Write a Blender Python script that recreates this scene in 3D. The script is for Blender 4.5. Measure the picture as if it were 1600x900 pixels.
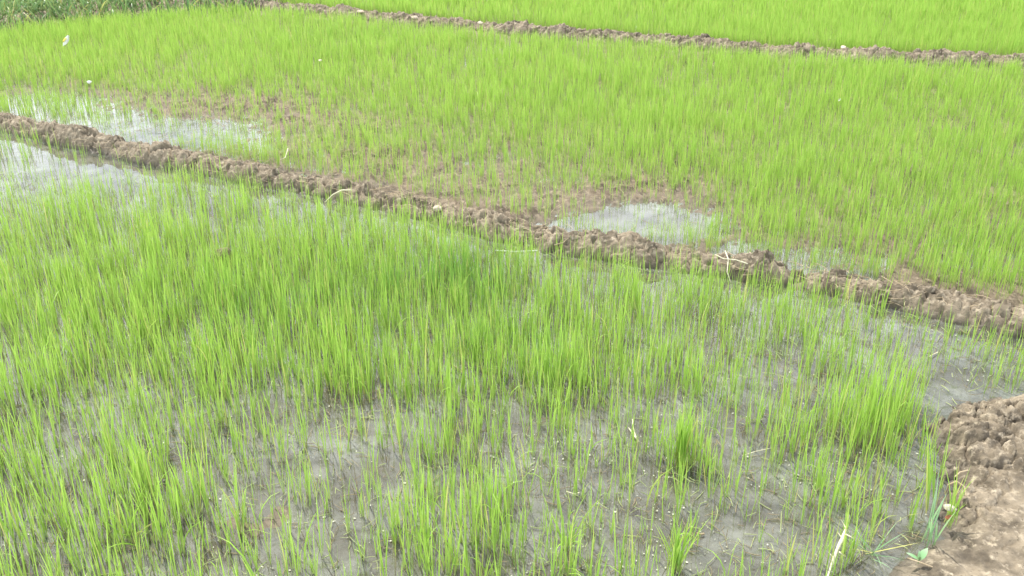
import bpy, math, random
import numpy as np
from mathutils import Vector
random.seed(5); rng = np.random.default_rng(11)
R = math.radians
for o in list(bpy.data.objects): bpy.data.objects.remove(o)
scn = bpy.context.scene; C = scn.collection

# ------------------------------------------------------------------ camera
H = 1.6; PITCH = R(26); F = 1500.0
cd = bpy.data.cameras.new('camera'); cam = bpy.data.objects.new('camera', cd); C.objects.link(cam)
cam.location = (0, 0, H); cam.rotation_euler = (R(90) - PITCH, 0, 0)
cd.sensor_width = 36; cd.lens = 36 * F / 1600; cd.clip_start = .02; cd.clip_end = 3000
scn.camera = cam
sP, cP = math.sin(PITCH), math.cos(PITCH)
def gp(px, py, z=0.0):                       # photo pixel -> place on the ground
    xn = (px - 800) / F; v = -(py - 450) / F
    t = (H - z) / (sP - v * cP)
    return (t * xn, t * (cP + v * sP))
def proj(x, y, z=0.0):
    d = y * cP + (H - z) * sP; vv = y * sP - (H - z) * cP
    d = np.maximum(d, .05)
    return 800 + F * x / d, 450 - F * vv / d

# ------------------------------------------------------------------ sky and sun
SUN_EL, SUN_AZ = R(60), R(-28)               # azimuth from +Y (ahead), minus = to the left
w = bpy.data.worlds.new("World"); scn.world = w; w.use_nodes = True
nt = w.node_tree; nt.nodes.clear()
N, L = nt.nodes.new, nt.links.new
out = N('ShaderNodeOutputWorld'); bg = N('ShaderNodeBackground'); bg.inputs['Strength'].default_value = .13
sky = N('ShaderNodeTexSky'); sky.sky_type = 'NISHITA'; sky.sun_disc = False
sky.sun_elevation = SUN_EL; sky.sun_rotation = SUN_AZ; sky.dust_density = 2.5
tc = N('ShaderNodeTexCoord'); mp = N('ShaderNodeMapping'); mp.inputs['Scale'].default_value = (1, 1, 2.6)
cn = N('ShaderNodeTexNoise'); cn.inputs['Scale'].default_value = 2.2; cn.inputs['Detail'].default_value = 6
cr = N('ShaderNodeValToRGB'); cr.color_ramp.elements[0].position = .30; cr.color_ramp.elements[1].position = .58
mx = N('ShaderNodeMix'); mx.data_type = 'RGBA'; 
sx_ = N('ShaderNodeSeparateXYZ'); el_ = N('ShaderNodeMapRange'); el_.inputs['From Min'].default_value = .12; el_.inputs['From Max'].default_value = .95
L(tc.outputs['Generated'], sx_.inputs[0]); L(sx_.outputs['Z'], el_.inputs['Value'])
cc_ = N('ShaderNodeMix'); cc_.data_type = 'RGBA'; cc_.inputs['A'].default_value = (19, 20, 21.5, 1); cc_.inputs['B'].default_value = (2.8, 3.0, 3.3, 1)
L(el_.outputs['Result'], cc_.inputs['Factor']); L(cc_.outputs['Result'], mx.inputs['B'])
L(tc.outputs['Generated'], mp.inputs['Vector']); L(mp.outputs[0], cn.inputs['Vector'])
L(cn.outputs['Fac'], cr.inputs['Fac']); L(cr.outputs['Color'], mx.inputs['Factor'])
L(sky.outputs[0], mx.inputs['A']); L(mx.outputs['Result'], bg.inputs['Color']); L(bg.outputs[0], out.inputs[0])
sd = bpy.data.lights.new('sun', 'SUN'); sd.energy = 4.4; sd.angle = R(1.2); sd.color = (1, .96, .88)
so = bpy.data.objects.new('sun', sd); C.objects.link(so)
dirv = Vector((math.sin(SUN_AZ) * math.cos(SUN_EL), math.cos(SUN_AZ) * math.cos(SUN_EL), math.sin(SUN_EL)))
so.rotation_euler = dirv.to_track_quat('Z', 'Y').to_euler(); so.location = (0, 0, 20)
vs = scn.view_settings; vs.view_transform = 'Standard'; vs.look = 'None'; vs.gamma = 1; vs.exposure = 0.74
vs.use_curve_mapping = False
scn.render.engine = 'CYCLES'
scn.cycles.max_bounces = 8; scn.cycles.transparent_max_bounces = 12
scn.render.resolution_x = 1024; scn.render.resolution_y = 576

# ------------------------------------------------------------------ numpy noise
def h2(i, j, s=0):
    n = (i.astype(np.int64) * 374761393 + j.astype(np.int64) * 668265263 + s * 1442695041) & 0xffffffff
    n = ((n ^ (n >> 13)) * 1274126177) & 0xffffffff
    return ((n ^ (n >> 16)) & 0xffffff) / float(0xffffff)
def vn(x, y, s=0):
    i, j = np.floor(x), np.floor(y); u, v = x - i, y - j
    u = u * u * (3 - 2 * u); v = v * v * (3 - 2 * v)
    a, b = h2(i, j, s), h2(i + 1, j, s); c, d = h2(i, j + 1, s), h2(i + 1, j + 1, s)
    return (a * (1 - u) + b * u) * (1 - v) + (c * (1 - u) + d * u) * v
def fbm(x, y, s=0, o=4):
    r, a, t = 0, .5, 0
    for k in range(o):
        r = r + a * vn(x * 2 ** k + 17.3 * k, y * 2 ** k - 9.1 * k, s + k); t += a; a *= .55
    return r / t
def cell(x, y, s=0):                         # distance to the border of rounded cells: clods
    i0, j0 = np.floor(x), np.floor(y)
    f1 = np.full(x.shape, 9.); f2 = np.full(x.shape, 9.); hh = np.zeros(x.shape)
    for di in (-1, 0, 1):
        for dj in (-1, 0, 1):
            a, b = i0 + di, j0 + dj
            d = np.hypot(a + h2(a, b, s) - x, b + h2(a, b, s + 7) - y)
            m = d < f1
            f2 = np.where(m, f1, np.minimum(f2, d)); hh = np.where(m, h2(a, b, s + 13), hh); f1 = np.where(m, d, f1)
    return np.clip(f2 - f1, 0, 1), hh
def sm(a, b, x):
    t = np.clip((x - a) / (b - a), 0, 1); return t * t * (3 - 2 * t)
def blob(px, py, cx, cy, rx, ry): return np.exp(-(((px - cx) / rx) ** 2 + ((py - cy) / ry) ** 2))

# ------------------------------------------------------------------ materials
def mat(name):
    m = bpy.data.materials.new(name); m.use_nodes = True; t = m.node_tree; t.nodes.clear()
    return m, t, t.nodes.new, t.links.new
def mixc(t, a, b, fac, blend='MIX'):
    n = t.nodes.new('ShaderNodeMix'); n.data_type = 'RGBA'; n.blend_type = blend
    for k, v in (('A', a), ('B', b), ('Factor', fac)):
        if isinstance(v, bpy.types.NodeSocket): t.links.new(v, n.inputs[k])
        elif k == 'Factor': n.inputs[0].default_value = v
        else: n.inputs[k].default_value = (*v, 1)
    return n.outputs['Result']
def noise(t, scale, detail=5, rough=.6, vec=None):
    n = t.nodes.new('ShaderNodeTexNoise'); n.inputs['Scale'].default_value = scale
    n.inputs['Detail'].default_value = detail; n.inputs['Roughness'].default_value = rough
    if vec: t.links.new(vec, n.inputs['Vector'])
    return n.outputs['Fac']
def ramp(t, src, p0, p1):
    n = t.nodes.new('ShaderNodeMapRange'); n.inputs['From Min'].default_value = p0; n.inputs['From Max'].default_value = p1
    t.links.new(src, n.inputs['Value']); return n.outputs['Result']

def soil_mat(name, dry, dark, pale, wet, wet_lo, wet_hi, far=None):
    m, t, N, L = mat(name)
    g = N('ShaderNodeNewGeometry'); p = g.outputs['Position']
    c = mixc(t, dark, dry, ramp(t, noise(t, 9, 6, .65, p), .38, .58))
    c = mixc(t, c, pale, ramp(t, noise(t, 46, 4, .6, p), .52, .74))
    c = mixc(t, c, dark, ramp(t, noise(t, 130, 3, .6, p), .60, .72))
    sx = N('ShaderNodeSeparateXYZ'); L(p, sx.inputs[0])
    wn = N('ShaderNodeMath'); wn.operation = 'MULTIPLY_ADD'; wn.inputs[1].default_value = .03; L(noise(t, 14, 3, .6, p), wn.inputs[0]); L(sx.outputs['Z'], wn.inputs[2])
    wf = ramp(t, wn.outputs[0], wet_lo, wet_hi)
    c = mixc(t, wet, c, wf)
    if far:
        c = mixc(t, c, far, ramp(t, sx.outputs['Y'], 14, 19))
    b = N('ShaderNodeBsdfPrincipled'); L(c, b.inputs['Base Color'])
    mr = N('ShaderNodeMapRange'); mr.inputs['To Min'].default_value = .38; mr.inputs['To Max'].default_value = .92
    L(wf, mr.inputs['Value']); L(mr.outputs['Result'], b.inputs['Roughness']); b.inputs['Specular IOR Level'].default_value = .35
    bp = N('ShaderNodeBump'); bp.inputs['Distance'].default_value = .006; bp.inputs['Strength'].default_value = .8
    L(noise(t, 90, 6, .7, p), bp.inputs['Height']); L(bp.outputs[0], b.inputs['Normal'])
    o = N('ShaderNodeOutputMaterial'); L(b.outputs[0], o.inputs[0]); return m
M_mud = soil_mat('mud', (.185, .145, .10), (.065, .05, .034), (.30, .245, .175), (.11, .09, .06), .003, .035, far=(.16, .30, .05))
M_bund = soil_mat('dry mud', (.235, .192, .135), (.085, .068, .047), (.42, .355, .26), (.085, .07, .05), .018, .046)
M_clod = soil_mat('pale clod', (.48, .40, .31), (.34, .27, .20), (.58, .50, .41), (.3, .25, .2), -1, -.9)

def water_mat():
    m, t, N, L = mat('muddy water')
    g = N('ShaderNodeNewGeometry'); p = g.outputs['Position']
    silt = mixc(t, (.165, .17, .135), (.275, .285, .245), ramp(t, noise(t, 3.5, 5, .6, p), .35, .65))
    silt = mixc(t, silt, (.125, .125, .095), ramp(t, noise(t, 60, 4, .65, p), .55, .75))
    silt = mixc(t, silt, (.13, .15, .075), ramp(t, noise(t, 24, 5, .7, p), .52, .66))
    silt = mixc(t, silt, (.50, .50, .42), ramp(t, noise(t, 150, 4, .7, p), .60, .70))
    df = N('ShaderNodeBsdfDiffuse'); L(silt, df.inputs['Color'])
    tr = N('ShaderNodeBsdfTransparent'); tr.inputs['Color'].default_value = (.80, .79, .70, 1)
    a = N('ShaderNodeMixShader'); L(ramp(t, noise(t, 5, 6, .7, p), .28, .82), a.inputs[0]); L(tr.outputs[0], a.inputs[1]); L(df.outputs[0], a.inputs[2])
    gl = N('ShaderNodeBsdfGlossy'); gl.inputs['Roughness'].default_value = .022; gl.inputs['Color'].default_value = (1, 1, 1, 1)
    fr = N('ShaderNodeFresnel'); fr.inputs['IOR'].default_value = 1.45
    bp = N('ShaderNodeBump'); bp.inputs['Distance'].default_value = .0012; bp.inputs['Strength'].default_value = .35
    L(noise(t, 22, 3, .5, p), bp.inputs['Height']); L(bp.outputs[0], gl.inputs['Normal']); L(bp.outputs[0], fr.inputs['Normal'])
    b = N('ShaderNodeMixShader'); L(fr.outputs[0], b.inputs[0]); L(a.outputs[0], b.inputs[1]); L(gl.outputs[0], b.inputs[2])
    o = N('ShaderNodeOutputMaterial'); L(b.outputs[0], o.inputs[0]); return m
M_water = water_mat()

def leaf_mat(name, base, mid, tip, dark, gloss=.42):
    """attribute 'tint': r = random shade of the plant, g = place along the leaf, b = random leaf"""
    m, t, N, L = mat(name)
    at = N('ShaderNodeAttribute'); at.attribute_name = 'tint'
    s = N('ShaderNodeSeparateColor'); L(at.outputs['Color'], s.inputs[0])
    c = mixc(t, base, mid, ramp(t, s.outputs[1], .0, .28))
    c = mixc(t, c, tip, ramp(t, s.outputs[1], .45, 1.0))
    c = mixc(t, c, dark, ramp(t, s.outputs[0], .45, 1.0))
    c = mixc(t, c, (.52, .50, .15), ramp(t, s.outputs[2], .88, 1.0))
    b = N('ShaderNodeBsdfPrincipled'); L(c, b.inputs['Base Color']); b.inputs['Roughness'].default_value = gloss
    b.inputs['Specular IOR Level'].default_value = .3
    tl = N('ShaderNodeBsdfTranslucent'); tcn = mixc(t, c, (1.0, 1.0, .45), .22); L(tcn, tl.inputs['Color'])
    mxs = N('ShaderNodeMixShader'); mxs.inputs[0].default_value = .30; L(b.outputs[0], mxs.inputs[1]); L(tl.outputs[0], mxs.inputs[2])
    o = N('ShaderNodeOutputMaterial'); L(mxs.outputs[0], o.inputs[0]); return m
M_rice = leaf_mat('rice leaf', (.30, .35, .13), (.25, .45, .05), (.36, .59, .072), (.115, .32, .035))
M_weed = leaf_mat('weed leaf', (.07, .13, .04), (.085, .20, .055), (.17, .32, .10), (.035, .095, .025), .35)
M_blue = leaf_mat('blue green leaf', (.20, .30, .14), (.22, .42, .20), (.36, .55, .32), (.14, .32, .16))
def plain(name, a, b, scale=60, rough=.8):
    m, t, N, L = mat(name); g = N('ShaderNodeNewGeometry')
    p = N('ShaderNodeBsdfPrincipled'); L(mixc(t, a, b, ramp(t, noise(t, scale, 4, .6, g.outputs['Position']), .35, .65)), p.inputs['Base Color'])
    p.inputs['Roughness'].default_value = rough; o = N('ShaderNodeOutputMaterial'); L(p.outputs[0], o.inputs[0]); return m
M_straw = plain('dry straw', (.46, .37, .24), (.26, .20, .12))
M_pale = plain('bleached stem', (.68, .64, .48), (.50, .45, .30), 120)
M_brown = plain('dead stem', (.17, .13, .075), (.27, .22, .12))
M_white = plain('white scrap', (.80, .80, .78), (.66, .66, .62), 200, .4)
M_yellow = plain('yellow print', (.75, .62, .06), (.65, .5, .05), 200, .4)
M_orange = plain('rusty leaf', (.42, .15, .05), (.22, .08, .04))
M_olive = plain('olive leaf', (.36, .40, .17), (.24, .29, .11), 9)
M_fleck = plain('pale flecks', (.50, .50, .40), (.24, .24, .17), 60)

# ------------------------------------------------------------------ objects
def link(name, me, material, parent=None, label=None, cat=None, group=None, kind=None, loc=None):
    o = bpy.data.objects.new(name, me); C.objects.link(o)
    if material and me: me.materials.append(material)
    if parent: o.parent = parent
    if loc is not None: o.location = loc
    for k, v in (('label', label), ('category', cat), ('group', group), ('kind', kind)):
        if v: o[k] = v
    return o
def mesh_np(name, V, F4, F3=None, col=None, smooth=False):
    me = bpy.data.meshes.new(name); V = np.asarray(V, np.float32)
    F4 = np.asarray(F4, np.int32).reshape(-1, 4); n3 = 0 if F3 is None else len(F3)
    lv = F4.ravel(); st = np.arange(len(F4)) * 4
    if n3:
        F3 = np.asarray(F3, np.int32); lv = np.concatenate([lv, F3.ravel()]); st = np.concatenate([st, len(F4) * 4 + np.arange(n3) * 3])
    me.vertices.add(len(V)); me.vertices.foreach_set('co', V.ravel())
    me.loops.add(len(lv)); me.loops.foreach_set('vertex_index', lv.astype(np.int32))
    me.polygons.add(len(st)); me.polygons.foreach_set('loop_start', st.astype(np.int32))
    if smooth: me.polygons.foreach_set('use_smooth', np.ones(len(st), bool))
    me.update(calc_edges=True)
    if col is not None:
        a = me.color_attributes.new('tint', 'FLOAT_COLOR', 'POINT'); a.data.foreach_set('color', np.asarray(col, np.float32).ravel())
    return me
def grid_faces(nr, nc):
    i = np.arange(nr - 1)[:, None] * nc + np.arange(nc - 1)[None, :]
    return np.stack([i, i + 1, i + nc + 1, i + nc], -1).reshape(-1, 4)

def blades(P, az, Ln, tilt, curl, W, tint, K=4, twist=None):
    """leaf strips: P bases, az heading, Ln length, tilt from vertical, curl added towards the tip, W width"""
    n = len(P); P = np.asarray(P, float)
    if twist is None: twist = rng.uniform(0, math.pi, n)
    hx, hy = np.cos(az), np.sin(az); wx, wy = np.cos(twist), np.sin(twist)
    pos = P.copy(); V = np.zeros((n, 2 * K + 1, 3)); prof = np.interp(np.arange(K) / K, [0, .3, .6, 1], [.55, 1, .9, .1])
    cl = np.zeros((n, 2 * K + 1, 4)); cl[:, :, 3] = 1; cl[:, :, 0] = tint[:, None]; cl[:, :, 2] = rng.random(n)[:, None]
    for k in range(K):
        hw = (W * prof[k] * .5)[:, None]; d = np.stack([wx, wy, np.zeros(n)], -1) * hw
        V[:, 2 * k] = pos - d; V[:, 2 * k + 1] = pos + d; cl[:, 2 * k:2 * k + 2, 1] = k / K
        th = tilt + curl * ((k + .5) / K) ** 2; s = Ln / K
        pos = pos + np.stack([hx * np.sin(th) * s, hy * np.sin(th) * s, np.cos(th) * s], -1)
    V[:, 2 * K] = pos; cl[:, 2 * K, 1] = 1
    b = (np.arange(n) * (2 * K + 1))[:, None]
    q = np.concatenate([b + np.array([[2 * k, 2 * k + 1, 2 * k + 3, 2 * k + 2]]) for k in range(K - 1)], 0)
    t3 = b + np.array([[2 * K - 2, 2 * K - 1, 2 * K]])
    return V.reshape(-1, 3), q, t3, cl.reshape(-1, 4)
def blade_obj(name, args, material, **kw):
    V, q, t3, c = blades(*args); return link(name, mesh_np(name, V, q, t3, c), material, **kw)

# ------------------------------------------------------------------ bund courses (measured on the ground)
BND = [(-900, -40), (-500, 70), (-260, 132), (-100, 178), (0, 206), (95, 230), (200, 253), (300, 271), (400, 290), (460, 302), (520, 316), (620, 338), (700, 358), (800, 382),
       (900, 402), (1000, 418), (1100, 432), (1200, 448), (1300, 466), (1400, 486), (1500, 508), (1620, 536), (1800, 575), (2100, 640)]
FBD = [(-100, -31), (150, -11), (300, 4), (405, 20), (500, 29), (600, 40), (700, 50), (800, 58), (900, 67), (1000, 75), (1100, 84), (1200, 92), (1300, 98), (1400, 102), (1500, 106), (1650, 113), (1900, 126), (2400, 152)]
def course(pts, off):
    g = np.array([gp(*p) for p in pts]); d = np.gradient(g, axis=0); d /= np.linalg.norm(d, axis=1)[:, None]
    nrm = np.stack([-d[:, 1], d[:, 0]], -1); nrm *= np.sign(nrm[:, 1])[:, None]
    return g + nrm * off
near_c = course(BND, .085); far_c = course(FBD, .10)
def polydist(x, y, c):
    best = np.full(x.shape, 1e9); side = np.zeros(x.shape)
    for (ax, ay), (bx, by) in zip(c[:-1], c[1:]):
        dx, dy = bx - ax, by - ay; t = np.clip(((x - ax) * dx + (y - ay) * dy) / (dx * dx + dy * dy), 0, 1)
        ex, ey = x - ax - t * dx, y - ay - t * dy; d = np.hypot(ex, ey); m = d < best
        best = np.where(m, d, best); side = np.where(m, np.sign(dx * ey - dy * ex), side)
    return best * side
def inside(x, y, poly):
    r = np.zeros(x.shape, bool)
    for (ax, ay), (bx, by) in zip(poly, poly[1:] + poly[:1]):
        c = ((ay > y) != (by > y)) & (x < (bx - ax) * (y - ay) / (by - ay + 1e-12) + ax); r ^= c
    return r
BANK = [gp(1372, 900), gp(1402, 872), gp(1440, 846), gp(1468, 806), gp(1484, 765), gp(1470, 715), gp(1452, 668), gp(1500, 636), gp(1590, 618), gp(1760, 600), gp(2300, 640),
        (4.5, 1.2), (4.5, -3), (-3.5, -3), (-3, .35), (0, .62), gp(1240, 1010)]
def bankdist(x, y):
    d = np.abs(polydist(x, y, BANK + [BANK[0]])); return np.where(inside(x, y, BANK), d, -d)

def zone(x, y):                              # 0 near bed, 1 middle bed, 2 far bed
    return np.where(polydist(x, y, near_c) < 0, 0, np.where(polydist(x, y, far_c) < 0, 1, 2))
if zone(np.array([0.]), np.array([1.5]))[0] != 0: print('ZONE SIGN CHECK FAILED')

# ------------------------------------------------------------------ ground
def ground_z(x, y):
    px, py = proj(x, y); z = zone(x, y)
    n = fbm(x * 3.1, y * 3.1, 3) - .5; f = fbm(x * 17, y * 17, 5) - .5
    near = -.020 + .040 * n + .018 * f
    near += .012 * blob(px, py, 430, 830, 160, 70) + .010 * blob(px, py, 960, 665, 80, 30)
    pool = 1.05 * blob(px, py, 235, 208, 160, 26) + .7 * blob(px, py, 60, 170, 120, 30) + 1.05 * blob(px, py, 1000, 354, 120, 28) + .5 * blob(px, py, 1260, 410, 200, 26) 
    mid = .012 + .042 * n + .020 * f - .052 * np.clip(pool, 0, 1.2)
    cl, hh = cell(x * 22, y * 22, 4)
    mud = blob(px, py, 330, 175, 190, 34) + blob(px, py, 600, 245, 130, 30) + blob(px, py, 1010, 296, 90, 22) + .6 * blob(px, py, 540, 210, 120, 30)
    mid += .020 * np.clip(mud, 0, 1) * (sm(0, .35, cl) * (.4 + hh))* (pool < .5)
    c9, h9 = cell(x * 34, y * 34, 9); mid += (sm(0, .3, c9) * (.2 + h9) - .5) * .014 * (pool < .4)
    far = .005 + .02 * n
    r = np.where(z == 0, near, np.where(z == 1, mid, far))
    return r
yr = np.concatenate([np.linspace(-6, 1.1, 14), np.geomspace(1.2, 15, 620), np.geomspace(15.6, 900, 26)])
uc = np.concatenate([-np.geomspace(12, 1.05, 14), np.linspace(-1, 1, 620), np.geomspace(1.05, 12, 14)])
hw = np.maximum(1.5, .62 * yr + 1.0)
X = uc[None, :] * hw[:, None]; Y = np.repeat(yr[:, None], len(uc), 1); Z = ground_z(X, Y)
link('ground', mesh_np('ground', np.stack([X, Y, Z], -1).reshape(-1, 3), grid_faces(*X.shape), smooth=True), M_mud, kind='structure')
ys = np.linspace(-6, 17, 24); xs = np.linspace(-17, 17, 35); X2, Y2 = np.meshgrid(xs, ys)
link('water', mesh_np('water', np.stack([X2, Y2, X2 * 0], -1).reshape(-1, 3), grid_faces(*X2.shape)), M_water, kind='structure')

# ------------------------------------------------------------------ bunds
def make_bund(name, c, width, height, label, s, low=()):
    seg = np.hypot(*np.diff(c, axis=0).T); S = np.concatenate([[0], np.cumsum(seg)])
    n = int(S[-1] / .0075); ss = np.linspace(0, S[-1], n)
    cx, cy = np.interp(ss, S, c[:, 0]), np.interp(ss, S, c[:, 1])
    k = np.ones(41) / 41
    cx = np.concatenate([cx[:20], np.convolve(cx, k, 'valid'), cx[-20:]]); cy = np.concatenate([cy[:20], np.convolve(cy, k, 'valid'), cy[-20:]])
    tx, ty = np.gradient(cx), np.gradient(cy); l = np.hypot(tx, ty); tx /= l; ty /= l
    tt = np.linspace(-1, 1, 49); wv = width * (.8 + .5 * (fbm(ss * 2.3, ss * 0, s) ) )
    hv = height * (.35 + 1.3 * fbm(ss * 3.1, ss * 0 + 5, s + 2))
    pxx, _ = proj(cx, cy)
    for (lx, lw, la) in low: hv = hv * (1 - la * np.exp(-((pxx - lx) / lw) ** 2))
    sh = .05 * (fbm(ss * 4, ss * 0 + 9, s + 5) - .5)
    T = tt[None, :] * wv[:, None] + sh[:, None]
    X = cx[:, None] - ty[:, None] * T; Y = cy[:, None] + tx[:, None] * T
    prof = (1 - np.abs(tt) ** 2.2)[None, :] ; 
    wx_, wy_ = .06 * (fbm(X * 9, Y * 9, 2) - .5), .06 * (fbm(X * 9, Y * 9, 12) - .5)
    c1, h1 = cell((X + wx_) * 13, (Y + wy_) * 17, s); c2, h2_ = cell((X + wx_ * .6) * 36 + 3, (Y + wy_ * .6) * 44, s + 1); c3, h3_ = cell(X * 80, Y * 80, s + 2)
    lump = sm(0, .16, c1) * (.1 + 1.1 * h1) * .024 + sm(0, .2, c2) * (.1 + 1.3 * h2_ ** 2) * .014 + sm(0, .3, c3) * h3_ * .006 + (fbm(X * 70, Y * 70, s) - .5) * .018 * (.4 + fbm(X * 8, Y * 8, s + 4)) - .012 * (1 - sm(0, .1, c1))
    Z = -.035 + (hv[:, None] + .03) * prof + lump * (prof ** .5) - .012 * prof
    X = X + (fbm(X * 30, Y * 30, s + 9) - .5) * .012; Y = Y + (fbm(X * 30, Y * 30, s + 8) - .5) * .012
    return link(name, mesh_np(name, np.stack([X, Y, Z], -1).reshape(-1, 3), grid_faces(*X.shape)), M_bund, label=label, cat='bund')
make_bund('earth_bund', near_c, .094, .064, 'crumbly brown mud bund crossing the whole picture between the near bed and the middle bed', 3, [(1245, 28, .75), (850, 25, .2)])
make_bund('earth_bund', far_c, .115, .075, 'narrow far bund of grey brown clods along the top, before the farthest rice bed', 8)
# bank at the lower right, on which the photographer stands
gx, gy = np.meshgrid(np.linspace(.3, 3.6, 560), np.linspace(.3, 3.2, 500)); bd = bankdist(gx, gy) + .05 + .05 * (fbm(gx * 9, gy * 9, 31) - .5)
wx_, wy_ = .07 * (fbm(gx * 9, gy * 9, 2) - .5), .07 * (fbm(gx * 9, gy * 9, 12) - .5)
c1, hh1 = cell((gx + wx_) * 12, (gy + wy_) * 16, 33); c2, hh2 = cell((gx + wx_) * 38, (gy + wy_) * 44, 34); c3, hh3 = cell(gx * 85, gy * 85, 37)
lum = sm(0, .16, c1) * (.1 + hh1) * .026 + sm(0, .22, c2) * (.1 + 1.3 * hh2 ** 2) * .015 + sm(0, .3, c3) * hh3 * .007 + (fbm(gx * 60, gy * 60, 38) - .5) * .014 - .014 * (1 - sm(0, .1, c1))
rough_f = .12 + .88 * np.clip(blob(*proj(gx, gy), 1480, 690, 90, 75) + blob(*proj(gx, gy), 1500, 800, 40, 30) + blob(*proj(gx, gy), 1700, 680, 180, 80), 0, 1)
gz = -.06 + .098 * sm(-.05, .16, bd) + (fbm(gx * 12, gy * 12, 35) - .5) * .028 + lum * rough_f * sm(-.02, .05, bd) + (fbm(gx * 60, gy * 60, 36) - .5) * .012
link('earth_bank', mesh_np('earth_bank', np.stack([gx, gy, gz], -1).reshape(-1, 3), grid_faces(*gx.shape), smooth=False), M_bund,
     label='trodden bare earth bank in the lower right corner beside the near bed', cat='bank')

# ------------------------------------------------------------------ rice: how thickly it stands
def dens(x, y):
    px, py = proj(x, y); z = zone(x, y); dn = polydist(x, y, near_c)
    big = fbm(x * 2.6, y * 2.6, 21); cl = fbm(x * 9, y * 9, 22); ti = fbm(x * 26, y * 26, 24, 2)
    # near bed
    d = 600 + 1500 * blob(px, py, 440, 500, 380, 105) + 620 * blob(px, py, 150, 420, 250, 110) + 560 * blob(px, py, 560, 420, 300, 60) + 700 * blob(px, py, 120, 800, 220, 170)
    d += 620 * blob(px, py, 860, 590, 190, 60) + 620 * blob(px, py, 1120, 500, 300, 60) + 420 * blob(px, py, 760, 850, 120, 70)
    d += 1900 * blob(px, py, 1365, 660, 62, 42) + 900 * blob(px, py, 1310, 800, 50, 50) + 2600 * blob(px, py, 1062, 722, 22, 13) + 1700 * blob(px, py, 730, 455, 75, 26) + 1300 * blob(px, py, 535, 612, 70, 28) + 900 * blob(px, py, 840, 610, 60, 24)
    d -= 330 * blob(px, py, 440, 800, 110, 60) + 420 * blob(px, py, 980, 665, 110, 30) + 330 * blob(px, py, 1200, 610, 90, 50) + 260 * blob(px, py, 1150, 820, 230, 90)
    d *= 1 - .62 * blob(px, py, 1490, 620, 70, 130) - .0
    d *= 1 - .88 * blob(px, py, 120, 275, 190, 42)
    m = sm(.34, .66, cl * .6 + ti * .25 + big * .15)
    thick = np.clip(d / 1500, 0, 1)
    dn_ = np.clip(d, 25, None) * ((1 - thick) * (.42 + 1.5 * m ** 1.3) + thick * (.75 + .85 * m)) * 1.06
    dn_ *= sm(.065, .13, -dn) * .90 + .10
    dn_ *= .55 + .45 * sm(.1, .32, -dn)
    # middle bed
    e = 2100 + 0 * px
    e = e - 1650 * blob(px, py, 330, 185, 250, 44) - 1250 * blob(px, py, 660, 285, 240, 55) - 450 * blob(px, py, 500, 215, 300, 60) - 700 * blob(px, py, 120, 150, 160, 26) - 1700 * blob(px, py, 1010, 330, 165, 42) - 1000 * blob(px, py, 1230, 405, 170, 26) - 450 * blob(px, py, 860, 330, 140, 50)
    e = np.clip(e, 330 + 700 * np.clip(blob(px, py, 230, 205, 200, 34) + .5 * blob(px, py, 1000, 352, 140, 30), 0, 1), None) * (.6 + .85 * sm(.3, .7, fbm(x * 15, y * 15, 29) * .6 + big * .4))
    e *= sm(.08, .2, dn)
    pool = np.clip(1.2 * blob(px, py, 230, 205, 170, 30) + 1.2 * blob(px, py, 1000, 352, 125, 28), 0, 1)
    e *= 1 - .45 * pool
    f = 2200 * (.7 + .8 * sm(.3, .7, cl)) * sm(.12, .24, np.abs(polydist(x, y, far_c)))
    r = np.where(z == 0, dn_, np.where(z == 1, e * sm(.13, .34, np.abs(polydist(x, y, far_c))), f))
    return r * sm(.0, .05, -bankdist(x, y)), cl
def scatter(y0, y1, dmax, lod):
    hw1 = .60 * y1 + .7; A = 2 * hw1 * (y1 - y0); n = int(A * dmax * lod)
    x = rng.uniform(-hw1, hw1, n); y = rng.uniform(y0, y1, n)
    k = np.abs(x) < .60 * y + .7; x, y = x[k], y[k]
    d, cl = dens(x, y); k = rng.random(len(x)) < d / dmax; x, y = x[k], y[k]
    return x, y, d[k], cl[k]
def weedbank(x, y):                          # >0 where the weedy bank at the top left begins
    gA, gB = gp(95, 50), gp(400, 19); t = (x - gA[0]) / (gB[0] - gA[0]); yy = gA[1] + t * (gB[1] - gA[1])
    yy += .25 * (fbm(x * 1.3, x * 0, 61) - .5); return np.where(x < gB[0] + .15, y - yy, -9)

def plants(x, y, d, cl, wscale, K, hz):
    """returns blade arguments for the seedlings, three or four leaves each"""
    px, py = proj(x, y); z = zone(x, y); n = len(x)
    g = ground_z(x, y)
    hgt = np.where(z == 0, .143 + .016 * sm(3.3, 2.1, y) + .035 * np.clip(d / 1500, 0, 1), np.where(z == 1, .080 + .055 * np.clip(d / 1700, 0, 1), .14))
    small = rng.random(n) < np.where(z == 0, .38 - .2 * np.clip(d / 1800, 0, 1), .12)
    hgt = hgt * rng.uniform(.68, 1.18, n) * (.86 + .32 * fbm(x * 1.4, y * 1.4, 51)) * np.where(small, .55, 1) * (.85 + .3 * cl)
    dark = .62 * blob(px, py, 735, 450, 70, 34) + .45 * blob(px, py, 1062, 722, 26, 16) + .5 * blob(px, py, 535, 612, 80, 40) + .42 * blob(px, py, 430, 510, 320, 80) + .25 * blob(px, py, 860, 590, 150, 50)
    tint = np.clip(.18 + .75 * dark + rng.normal(0, .2, n) + .9 * (fbm(x * 2.1, y * 2.1, 41) - .5) + .9 * (fbm(x * .8, y * .8, 43) - .5), 0, 1)
    return np.stack([x, y, g], -1), hgt, tint
near_y = 0.
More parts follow.
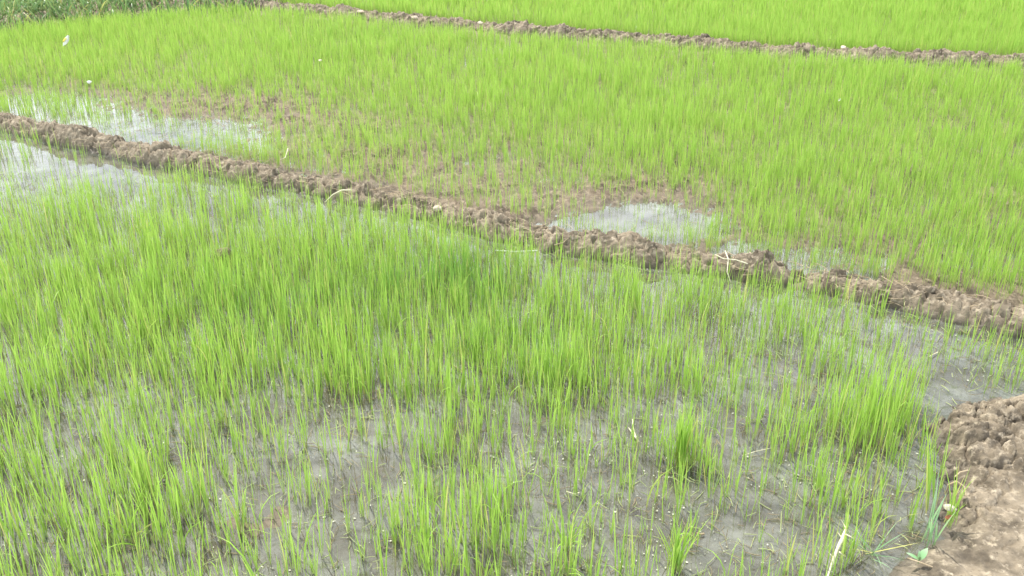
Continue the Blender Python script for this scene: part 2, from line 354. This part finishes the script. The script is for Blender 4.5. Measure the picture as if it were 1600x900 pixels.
def leafset(P, hgt, tint, nl, wscale, K):
    out = []
    n = len(P); az0 = rng.uniform(0, 6.283, n); lean = np.abs(rng.normal(0, .035, n)); laz = rng.uniform(0, 6.28, n)
    for j in range(nl):
        az = az0 + j * 2.5 + rng.normal(0, .4, n)
        ln = hgt * (1.0, .82, .62, .9)[j] * rng.uniform(.85, 1.1, n)
        tl = (.02, .07, .13, .06)[j] * rng.uniform(.3, 1.8, n) + lean
        cu = np.abs(rng.normal(0, .13, n)) + np.where(rng.random(n) < .045, rng.uniform(.6, 2.0, n), 0)
        w_ = rng.uniform(.0018, .0040, n) * (.82 + .2 * sm(3.6, 2.2, P[:, 1] + near_y)) * wscale * (1.0, .85, .7, .9)[j]
        out.append((P + np.stack([rng.normal(0, .0025, n), rng.normal(0, .0025, n), np.zeros(n)], -1), az, ln, tl, cu, w_, np.clip(tint + rng.normal(0, .1, n), 0, 1)))
    return [np.concatenate([o[i] for o in out]) for i in range(7)]

# nearest bed
x, y, d, cl = scatter(1.2, 6.4, 4600, 1.15)
k = zone(x, y) == 0; x, y, d, cl = x[k], y[k], d[k], cl[k]
P, hg, ti = plants(x, y, d, cl, 1, 5, 0)
px, py = proj(x, y, hg * .8); pbx, pby = proj(x, y)
size = hg / np.maximum(y * cP + H * sP, .1) * (px > 20) * (px < 1580) * (py < 880) * (pby < 960) * (hg > .15)
order = np.argsort(-size); near_i = order[:300]; rest = np.setdiff1d(np.arange(len(x)), near_i)
LAB = 'tall narrow leaved light green rice seedling near the bottom edge, rising from muddy water'
for i in near_i:
    near_y = P[i][1]
    a = leafset(np.zeros((1, 3)), hg[i:i + 1], ti[i:i + 1], 3, 1.12, 5)
    V, q, t3, c = blades(*a, K=5)
    link('rice_seedling', mesh_np('rice_seedling', V, q, t3, c), M_rice, loc=tuple(P[i]), label=LAB, cat='rice seedling', group='nearest rice seedlings standing in the flooded near bed')
near_y = 0.
a = leafset(P[rest], hg[rest], ti[rest], 3, 1.0, 5); V, q, t3, c = blades(*a, K=5)
link('rice_crop', mesh_np('rice_crop', V, q, t3, c), M_rice, kind='stuff', label='tall light green rice seedlings crowding the flooded bed in front of the brown bund', cat='rice')
n_near = len(x)
# middle and far beds
lab = {1: 'pale green young rice covering the wide middle bed behind the brown bund', 2: 'even green rice of the farthest bed beyond the narrow top bund'}
acc = {1: [], 2: []}
for (y0, y1, lod, ws, nl) in ((2.2, 5.5, 1.35, .85, 3), (5.5, 8.5, 1.2, 1.0, 3), (8.5, 13.5, .8, 1.7, 2), (13.5, 19, .2, 3.2, 2)):
    x, y, d, cl = scatter(y0, y1, 3400, lod); z = zone(x, y)
    k = (z > 0) & (weedbank(x, y) < 0); x, y, d, cl, z = x[k], y[k], d[k], cl[k], z[k]
    P, hg, ti = plants(x, y, d, cl, 1, 4, 0)
    for zz in (1, 2):
        m = z == zz
        if m.sum(): acc[zz].append(leafset(P[m], hg[m], ti[m] * .8, nl, ws, 4))
for zz in (1, 2):
    a = [np.concatenate([q_[i] for q_ in acc[zz]]) for i in range(7)]
    V, q, t3, c = blades(*a, K=4); print('rice', zz, len(a[0]))
    link('rice_crop', mesh_np('rice_crop', V, q, t3, c), M_rice, kind='stuff', label=lab[zz], cat='rice')

# ------------------------------------------------------------------ weeds at the top left
n = 130000; x = rng.uniform(-13, -1.2, n); y = rng.uniform(5.5, 15, n); k = (weedbank(x, y) > 0) & (weedbank(x, y) < 5.5); x, y = x[k], y[k]
h_ = -.05 + (.10 + .13 * fbm(x * 1.5, y * 1.5, 71)) * sm(-.1, .5, weedbank(x, y)) * sm(-1.4, -2.4, x); cl = fbm(x * 5, y * 5, 72); k = rng.random(len(x)) < .25 + cl; x, y, h_, cl = x[k], y[k], h_[k], cl[k]
n = len(x)
blade_obj('weed_grass', (np.stack([x, y, h_ - .01], -1), rng.uniform(0, 6.28, n), rng.uniform(.10, .26, n), rng.uniform(.1, .8, n), rng.uniform(.2, 1.6, n), rng.uniform(.008, .018, n), np.clip(.25 + 1.3 * (cl - .5) + rng.normal(0, .2, n), 0, 1)),
          M_weed, kind='stuff', label='dark tangled weed grass on the bank at the top left corner', cat='weed grass')
gx, gy = np.meshgrid(np.linspace(-16, -1.6, 200), np.linspace(5, 16, 160)); wb = weedbank(gx, gy)
gz = -.05 + (.10 + .13 * fbm(gx * 1.5, gy * 1.5, 71)) * sm(-.1, .5, wb) * sm(-1.4, -2.4, gx)
link('weed_bank', mesh_np('weed_bank', np.stack([gx, gy, gz], -1).reshape(-1, 3), grid_faces(*gx.shape), smooth=True), M_bund, kind='structure')

# ------------------------------------------------------------------ litter: straw, flecks, dead stems
def tube(path, rad, k=6):
    path = [Vector(p) for p in path]; n = len(path); V = []; F4 = []
    for i, p in enumerate(path):
        t = (path[min(i + 1, n - 1)] - path[max(i - 1, 0)]).normalized(); u = t.cross(Vector((0.3, .2, 1))).normalized(); v = t.cross(u)
        r = rad[i] if hasattr(rad, '__len__') else rad
        for j in range(k):
            a = 6.28318 * j / k; V.append(p + (u * math.cos(a) + v * math.sin(a)) * r)
    for i in range(n - 1):
        for j in range(k): F4.append((i * k + j, i * k + (j + 1) % k, (i + 1) * k + (j + 1) % k, (i + 1) * k + j))
    return V, F4
def merge(parts):
    V = []; F4 = []
    for v, f in parts: b = len(V); V += [tuple(q) for q in v]; F4 += [tuple(i + b for i in q) for q in f]
    return V, F4
def piece(x, y, z, ang, ln, r, bend=.15, lift=.0, nseg=5):
    p = []; dx, dy = math.cos(ang), math.sin(ang)
    for i in range(nseg + 1):
        t = i / nseg - .5; b = bend * ln * (t * t - .25) * 4 * -.5
        p.append((x + dx * ln * t - dy * b, y + dy * ln * t + dx * b, z + lift * (t + .5) * ln + .15 * abs(bend) * ln * (.25 - t * t)))
    return tube(p, [r * .8] + [r] * (nseg - 1) + [r * .5], 4)
deps = None
def on_bund(c, cnt, hz, halfw, rr=(.0009, .0022)):
    ps = []
    seg = np.hypot(*np.diff(c, axis=0).T); S = np.concatenate([[0], np.cumsum(seg)])
    for i in range(cnt):
        s = random.uniform(S[2], S[-2]); o = random.uniform(-1, 1) * halfw
        if random.random() < .5: s += .0
        i0 = min(np.searchsorted(S, s), len(S) - 1); d = (c[i0] - c[i0 - 1]); d = d / np.linalg.norm(d)
        cx, cy = np.interp(s, S, c[:, 0]) - d[1] * o, np.interp(s, S, c[:, 1]) + d[0] * o
        zz = hz * (1 - (o / halfw) ** 2 * .75)
        ps.append(piece(cx, cy, zz + random.uniform(-.004, .012), random.gauss(math.atan2(d[1], d[0]), .8), random.uniform(.03, .11), random.uniform(*rr), random.uniform(-.5, .5), random.uniform(-.15, .15)))
    return merge(ps)
V, F4 = on_bund(near_c, 560, .062, .08, (.0005, .0014))
link('straw_litter', mesh_np('straw_litter', V, F4), M_straw, kind='stuff', label='broken dry straw and roots strewn over the brown bund between the beds', cat='straw litter')
V, F4 = on_bund(far_c, 380, .07, .09, (.0008, .002))
link('straw_litter', mesh_np('straw_litter', V, F4), M_straw, kind='stuff', label='bits of dry straw lying on the far top bund', cat='straw litter')
# flecks floating on the water
n = 60000; x = rng.uniform(-3.2, 3.2, n); y = rng.uniform(1.4, 4.6, n); f = fbm(x * 5, y * 5, 81) * .5 + fbm(x * 28, y * 28, 82) * .5; k = (zone(x, y) == 0) & (bankdist(x, y) < 0) & (rng.random(n) < sm(.45, .64, f)); x, y = x[k], y[k]; n = len(x)
a_ = rng.uniform(0, 6.28, n); r1 = .0007 + np.minimum(rng.exponential(.0012, n), .004); r2 = r1 * rng.uniform(.25, .8, n)
V = np.zeros((n, 4, 3))
for j, (s1, s2) in enumerate(((-1, 0), (0, -1), (1, 0), (0, 1))):
    V[:, j, 0] = x + np.cos(a_) * r1 * s1 - np.sin(a_) * r2 * s2; V[:, j, 1] = y + np.sin(a_) * r1 * s1 + np.cos(a_) * r2 * s2; V[:, j, 2] = .003 + rng.uniform(-.0005, .001, n)
link('floating_flecks', mesh_np('floating_flecks', V.reshape(-1, 3), np.arange(4 * n).reshape(-1, 4)), M_fleck, kind='stuff', label='tiny pale husks and scum floating on the water of the near bed', cat='flecks')
# dead stems and stubble in the beds
def stub(cnt, zz, y0, y1, fz, ln=(.02, .08), bend=.35, up=.3):
    n_ = cnt * 14; y_ = rng.uniform(y0, y1, n_); x_ = rng.uniform(-1, 1, n_) * (.8 * y_ + .6)
    q_x, q_y = proj(x_, y_)
    k_ = (zone(x_, y_) == zz) & (bankdist(x_, y_) < 0) & (rng.random(n_) < fz(q_x, q_y)) & (np.abs(polydist(x_, y_, near_c)) > .09)
    x_, y_ = x_[k_][:cnt], y_[k_][:cnt]; z_ = np.maximum(ground_z(x_, y_), 0)
    return merge([piece(a_, b_, c_ + random.uniform(.002, .010), random.uniform(0, 3.14), random.uniform(*ln), random.uniform(.0005, .0013), random.uniform(-bend, bend), random.uniform(0, .7) if random.random() < up else 0) for a_, b_, c_ in zip(x_, y_, z_)])
V, F4 = stub(4200, 0, 1.4, 4.4, lambda a, b: 1.0, (.01, .05), .3)
link('dead_stems', mesh_np('dead_stems', V, F4), M_brown, kind='stuff', label='thin dead brown stems lying in the shallow water of the near bed', cat='dead stems')
V, F4 = stub(1300, 1, 2.4, 7.5, lambda a, b: .05 + blob(a, b, 350, 190, 260, 50) + blob(a, b, 640, 270, 220, 50) + blob(a, b, 1010, 300, 120, 30))
link('dead_stems', mesh_np('dead_stems', V, F4), M_straw, kind='stuff', label='dry stubble scattered on the bare mud patches of the middle bed', cat='dead stems')
V, F4 = stub(3600, 0, 1.4, 4.6, lambda a, b: 1.0, (.012, .05), .25, .5)
link('fallen_leaves', mesh_np('fallen_leaves', V, F4), M_olive, kind='stuff', label='pale olive rice leaves fallen flat on the shallow water of the near bed', cat='fallen leaves')
# dark rootstocks: thin upright dead stalks among the rice of the near bed
x, y, d, cl = scatter(1.2, 5, 4600, .8); k = zone(x, y) == 0; x, y = x[k], y[k]; n = len(x)
blade_obj('dead_shoots', (np.stack([x, y, x * 0 - .01], -1), rng.uniform(0, 6.28, n), rng.uniform(.04, .10, n), rng.uniform(0, .5, n), rng.uniform(0, .8, n), rng.uniform(.0012, .0022, n), np.zeros(n)), M_brown,
          kind='stuff', label='short withered brown shoots between the near rice seedlings', cat='dead shoots')

# ------------------------------------------------------------------ single things
def lump(r, s, seed, sub=3):
    import bmesh
    bm = bmesh.new(); bmesh.ops.create_icosphere(bm, subdivisions=sub, radius=1)
    P_ = np.array([v.co[:] for v in bm.verts]); q = 1 + .55 * (fbm(P_[:, 0] * 1.6 + seed, P_[:, 1] * 1.6 + P_[:, 2] * 1.3, seed) - .5) + .3 * (fbm(P_[:, 0] * 5 + seed, P_[:, 1] * 5 + P_[:, 2] * 4, seed) - .5)
    for v, k_ in zip(bm.verts, q): v.co = Vector((v.co.x * s[0], v.co.y * s[1], v.co.z * s[2])) * r * float(k_)
    me = bpy.data.meshes.new('clod'); bm.to_mesh(me); bm.free(); return me
def clod(px_, py_, z_, r, s, lab_, m=None, seed=1):
    gx_, gy_ = gp(px_, py_, z_); o = link('clod', lump(r, s, seed), m or M_clod, label=lab_, cat='clod', loc=(gx_, gy_, z_)); o.rotation_euler = (0, 0, seed); return o
clod(684, 326, .062, .019, (1.1, .8, .7), 'pale rounded clod on the brown bund, the larger one left of the middle', seed=3)
clod(756, 330, .06, .014, (1.2, .8, .6), 'small pale clod on the bund just right of the larger pale clod', seed=5)
clod(130, 206, .07, .028, (1.5, .8, .6), 'flat tan slab of mud on top of the brown bund near its left end', seed=9)
clod(648, 28, .09, .03, (1.2, .9, .7), 'whitish clod on the far top bund, left of a second one', seed=12)
clod(750, 36, .09, .026, (1.3, .9, .6), 'whitish clod on the far top bund, right of the first one', seed=14)
clod(563, 18, .09, .026, (1.5, .9, .5), 'pale flat clod near the left end of the far top bund', seed=15)
clod(1318, 74, .07, .024, (1.8, .9, .5), 'light stone on the crest of the far top bund at right', seed=17)
clod(348, 398, .03, .035, (1.1, 1, .9), 'dark mud lump poking out among the dense rice of the near bed', M_mud, 19)

def straw(pts, r, lab_, name='straw_piece', m=None, cat_='straw'):
    r = r * .72; P_ = [(*gp(a, b, z_), z_) for a, b, z_ in pts]; V_, F_ = tube(P_, r, 6)
    return link(name, mesh_np(name, V_, F_, smooth=True), m or M_straw, label=lab_, cat=cat_)
straw([(988, 655, .015), (990, 672, .01), (994, 684, .006)], .0028, 'upright piece of cream straw on the bare mud in the middle of the near bed', m=M_pale)
straw([(982, 668, .006), (990, 680, .01), (998, 690, .006)], .0024, 'short straw lying crossed beside the upright cream one', m=M_pale)
straw([(1450, 558, .006), (1458, 554, .008), (1466, 550, .006)], .0025, 'short cream straw floating in open water near the right edge', m=M_pale)
straw([(1405, 656, .006), (1412, 660, .012), (1420, 666, .006)], .0016, 'thin grey twig in the water left of the mud bank', m=M_pale)
straw([(1418, 872, .055), (1436, 878, .062), (1457, 886, .055)], .0022, 'thin tan stick on the bare bank under the small broad leaf weed', 'stick', M_straw, 'stick')
straw([(772, 391, .035), (790, 392.5, .037), (806, 393, .038), (822, 392.5, .037), (840, 391.5, .035)], .0035, 'straight white stick lying across the rice below the brown bund', 'white_stick', M_white, 'stick')
straw([(1478, 772, .04), (1482, 758, .08), (1494, 752, .085), (1506, 760, .075), (1510, 775, .06)], .004, 'curved pale root looping over the mud bank at the right edge', 'root', M_straw, 'root')
straw([(1492, 745, .07), (1500, 738, .08), (1512, 735, .07)], .003, 'short pale root above the looping one on the mud bank', 'root', M_straw, 'root')
straw([(1133, 392, .10), (1138, 405, .10), (1136, 425, .07), (1142, 442, .03)], .0028, 'long pale root hanging down the front of the brown bund right of the middle', 'root', M_pale, 'root')
straw([(1118, 398, .10), (1130, 404, .105), (1150, 406, .10), (1168, 412, .095)], .0028, 'pale bent root lying along the top of the bund over the hanging one', 'root', M_pale, 'root')
straw([(508, 316, .05), (520, 304, .09), (534, 297, .10), (548, 297, .09)], .004, 'thick tan straw bent over the brown bund in the left half', m=M_pale)
straw([(438, 250, .10), (446, 246, .12), (450, 232, .15)], .0035, 'forked cream twig standing up on the bund at left', 'twig', M_pale, 'twig')
straw([(1202, 352, .02), (1190, 357, .025), (1180, 360, .02)], .003, 'small curved straw among the thin rice behind the bund right of the middle', m=M_straw)
straw([(866, 383, .09), (880, 379, .1), (888, 372, .12)], .0028, 'tan twig sticking out of the brown bund at the middle', 'twig', M_straw, 'twig')
straw([(1160, 712, .01), (1182, 705, .012), (1205, 700, .01)], .0014, 'long thin grey stem lying on the water of the near bed', m=M_pale)
straw([(700, 566, .01), (712, 573, .012), (722, 582, .01)], .0022, 'orange brown straw beside the dense clump of the near bed', m=M_straw)
straw([(885, 768, .006), (897, 772, .008), (905, 770, .006)], .0022, 'pale chip of straw in the mud in front of the small clump', m=M_pale)
straw([(1088, 833, .006), (1096, 835, .007), (1100, 834, .006)], .004, 'tan flake floating beside the leafy clump at the bottom', m=M_straw)

# dried stalk at the bottom right
bx, by = gp(1290, 912); root = link('dry_stalk', None, None, label='pale jointed dry stalk leaning up out of the water near the bottom edge', cat='stalk', loc=(bx, by, 0))
def rel(px_, py_, z_): g_ = gp(px_, py_, z_); return (g_[0] - bx, g_[1] - by, z_)
pth = [rel(1288, 918, 0), rel(1296, 893, .02), rel(1303, 872, .035), rel(1311, 852, .05), rel(1316, 842, .06), rel(1323, 824, .075)]
V, F4 = tube(pth, [.0022, .0026, .0034, .004, .0046, .0026], 8); link('stem', mesh_np('stem', V, F4, smooth=True), M_pale, root)
for pts in ([(1303, 872, .035), (1297, 866, .04), (1294, 862, .045)], [(1311, 862, .045), (1316, 866, .045), (1319, 869, .04)], [(1317, 842, .06), (1312, 836, .066), (1308, 831, .07)], [(1320, 834, .068), (1328, 838, .07), (1333, 841, .07)], [(1322, 826, .075), (1318, 819, .08), (1314, 812, .09)], [(1322, 826, .075), (1326, 812, .09), (1327, 804, .10)]):
    V, F4 = tube([rel(*q_) for q_ in pts], [.0018, .0013, .0007], 5); link('twig', mesh_np('twig', V, F4, smooth=True), M_pale, root)
# spindly grass by it
def tuft(px_, py_, nb, ln, tl, cu, w_, lab_, m, name='grass_tuft', z_=0., tint=.3, cat_='grass tuft', group=None):
    g_ = gp(px_, py_, z_)
    a = (np.stack([rng.normal(0, .008, nb), rng.normal(0, .008, nb), np.zeros(nb)], -1), rng.uniform(0, 6.28, nb), rng.uniform(ln[0], ln[1], nb), rng.uniform(*tl, nb), rng.uniform(*cu, nb), rng.uniform(*w_, nb), np.clip(rng.normal(tint, .15, nb), 0, 1))
    V, q, t3, c = blades(*a, K=6); return link(name, mesh_np(name, V, q, t3, c), m, label=lab_, cat=cat_, loc=(g_[0], g_[1], z_), group=group)
tuft(1362, 866, 16, (.06, .14), (.5, 1.2), (.0, .7), (.002, .0035), 'blue green spindly grass sprawling right of the dry stalk', M_blue)
tuft(1450, 850, 9, (.10, .2), (.05, .35), (0, .5), (.003, .006), 'upright bluish grass tuft at the foot of the bare bank', M_blue, z_=.01)
tuft(1482, 822, 22, (.08, .2), (.02, .35), (0, .5), (.002, .005), 'thin green grass tuft growing out of the bank beside the pale scrap', M_rice, z_=.03)
tuft(1452, 800, 8, (.16, .30), (.02, .2), (0, .3), (.004, .006), 'few tall broad rice leaves at the water edge left of the pale scrap', M_rice, tint=.5)
tuft(1062, 724, 60, (.10, .21), (.0, .18), (0, .3), (.003, .005), 'small dark green clump of rice alone in open mud right of the middle', M_rice, 'rice_clump', tint=.5, cat_='rice clump')
tuft(1056, 890, 34, (.09, .18), (.02, .35), (0, .5), (.003, .006), 'leafy rice clump at the bottom edge with broad leaves', M_rice, 'rice_clump', tint=.35, cat_='rice clump')
tuft(885, 860, 16, (.09, .2), (.1, .6), (.1, 1.2), (.003, .005), 'splayed rice clump with drooping leaf tips near the bottom', M_rice, 'rice_clump', tint=.4, cat_='rice clump')
tuft(205, 850, 12, (.08, .16), (.4, 1.0), (.2, 1.3), (.003, .005), 'yellowish rice plant bent over in the water at the bottom left', M_rice, 'rice_clump', tint=.0, cat_='rice clump')
# broad leaf weed
bx, by = gp(1436, 874, .052); root = link('broadleaf_weed', None, None, label='tiny weed with three broad oval leaves on the bare bank', cat='weed', loc=(bx, by, .052))
for az, ln, tl, wd in ((.55, .034, .75, .018), (2.75, .032, 1.15, .012), (1.6, .022, .3, .008)):
    V, q, t3, c = blades(np.zeros((1, 3)), np.array([az]), np.array([ln]), np.array([tl]), np.array([.3]), np.array([wd]), np.array([.1]), K=6, twist=np.array([az + 1.57]))
    link('leaf', mesh_np('leaf', V, q, t3, c, smooth=True), M_blue, root)
V, F4 = tube([(0, 0, -.012), (0, 0, 0), (.002, .001, .006)], .0016, 6); link('stem', mesh_np('stem', V, F4), M_blue, root)
# scraps
def scrap(name, px_, py_, z_, l, w_, th, lab_, m, cat_='scrap', rx=.5, rz=.4, fold=.3):
    nx, ny = 9, 5; u, v = np.meshgrid(np.linspace(-.5, .5, nx), np.linspace(-.5, .5, ny))
    zz = fold * w_ * np.cos(v * 3.0) + .12 * l * np.sin(u * 4 + v * 3); k_ = 1 - .6 * (np.abs(u) * 2) ** 3
    top = np.stack([u * l, v * w_ * k_, zz], -1).reshape(-1, 3); bot = top - np.array([0, 0, th]); f = grid_faces(ny, nx); off = nx * ny
    ring = list(range(nx)) + [r_ * nx + nx - 1 for r_ in range(1, ny)] + [(ny - 1) * nx + c_ for c_ in range(nx - 2, -1, -1)] + [r_ * nx for r_ in range(ny - 2, 0, -1)]
    side = [(ring[i], ring[(i + 1) % len(ring)], ring[(i + 1) % len(ring)] + off, ring[i] + off) for i in range(len(ring))]
    o = link(name, mesh_np(name, np.concatenate([top, bot]), np.concatenate([f, f[:, ::-1] + off, np.array(side)]), smooth=True), m, label=lab_, cat=cat_, loc=(*gp(px_, py_, z_), z_)); o.rotation_euler = (rx, .2, rz); return o
scrap('pale_scrap', 1484, 793, .085, .030, .016, .002, 'pale crumpled leaf scrap lodged in the bank at the right edge', M_pale, rx=.7, rz=-.3)
scrap('dry_leaf', 1482, 808, .07, .022, .010, .0015, 'curled rust coloured dead leaf under the pale scrap', M_orange, 'dead leaf', .8, .6)
wr = scrap('wrapper', 103, 64, .14, .09, .022, .003, 'torn white and yellow wrapper caught on the rice at the left edge', M_white, 'wrapper', .9, .2); wr.rotation_euler = (.5, -.85, .3)
V = [(-.014, -.007, .012), (.02, -.007, .011), (.02, .007, .013), (-.014, .007, .014)]
V = V + [(a, b, c + .003) for a, b, c in V]; link('printed_band', mesh_np('printed_band', V, [(0, 1, 2, 3), (4, 5, 6, 7), (0, 1, 5, 4), (1, 2, 6, 5), (2, 3, 7, 6), (3, 0, 4, 7)]), M_yellow, wr)
scrap('white_scrap', 139, 128, .10, .032, .018, .003, 'small white scrap low in the rice below the wrapper at left', M_white, rx=1.0, rz=1.2)
scrap('white_scrap', 500, 94, .12, .022, .012, .003, 'tiny white fleck caught on the rice left of the middle of the middle bed', M_pale)
scrap('pale_leaf', 1312, 156, .18, .055, .008, .002, 'single bleached leaf tip standing in the rice at the right', M_white, 'leaf', 1.2, 1.4)
print('objects', len(bpy.data.objects), 'near plants', n_near)
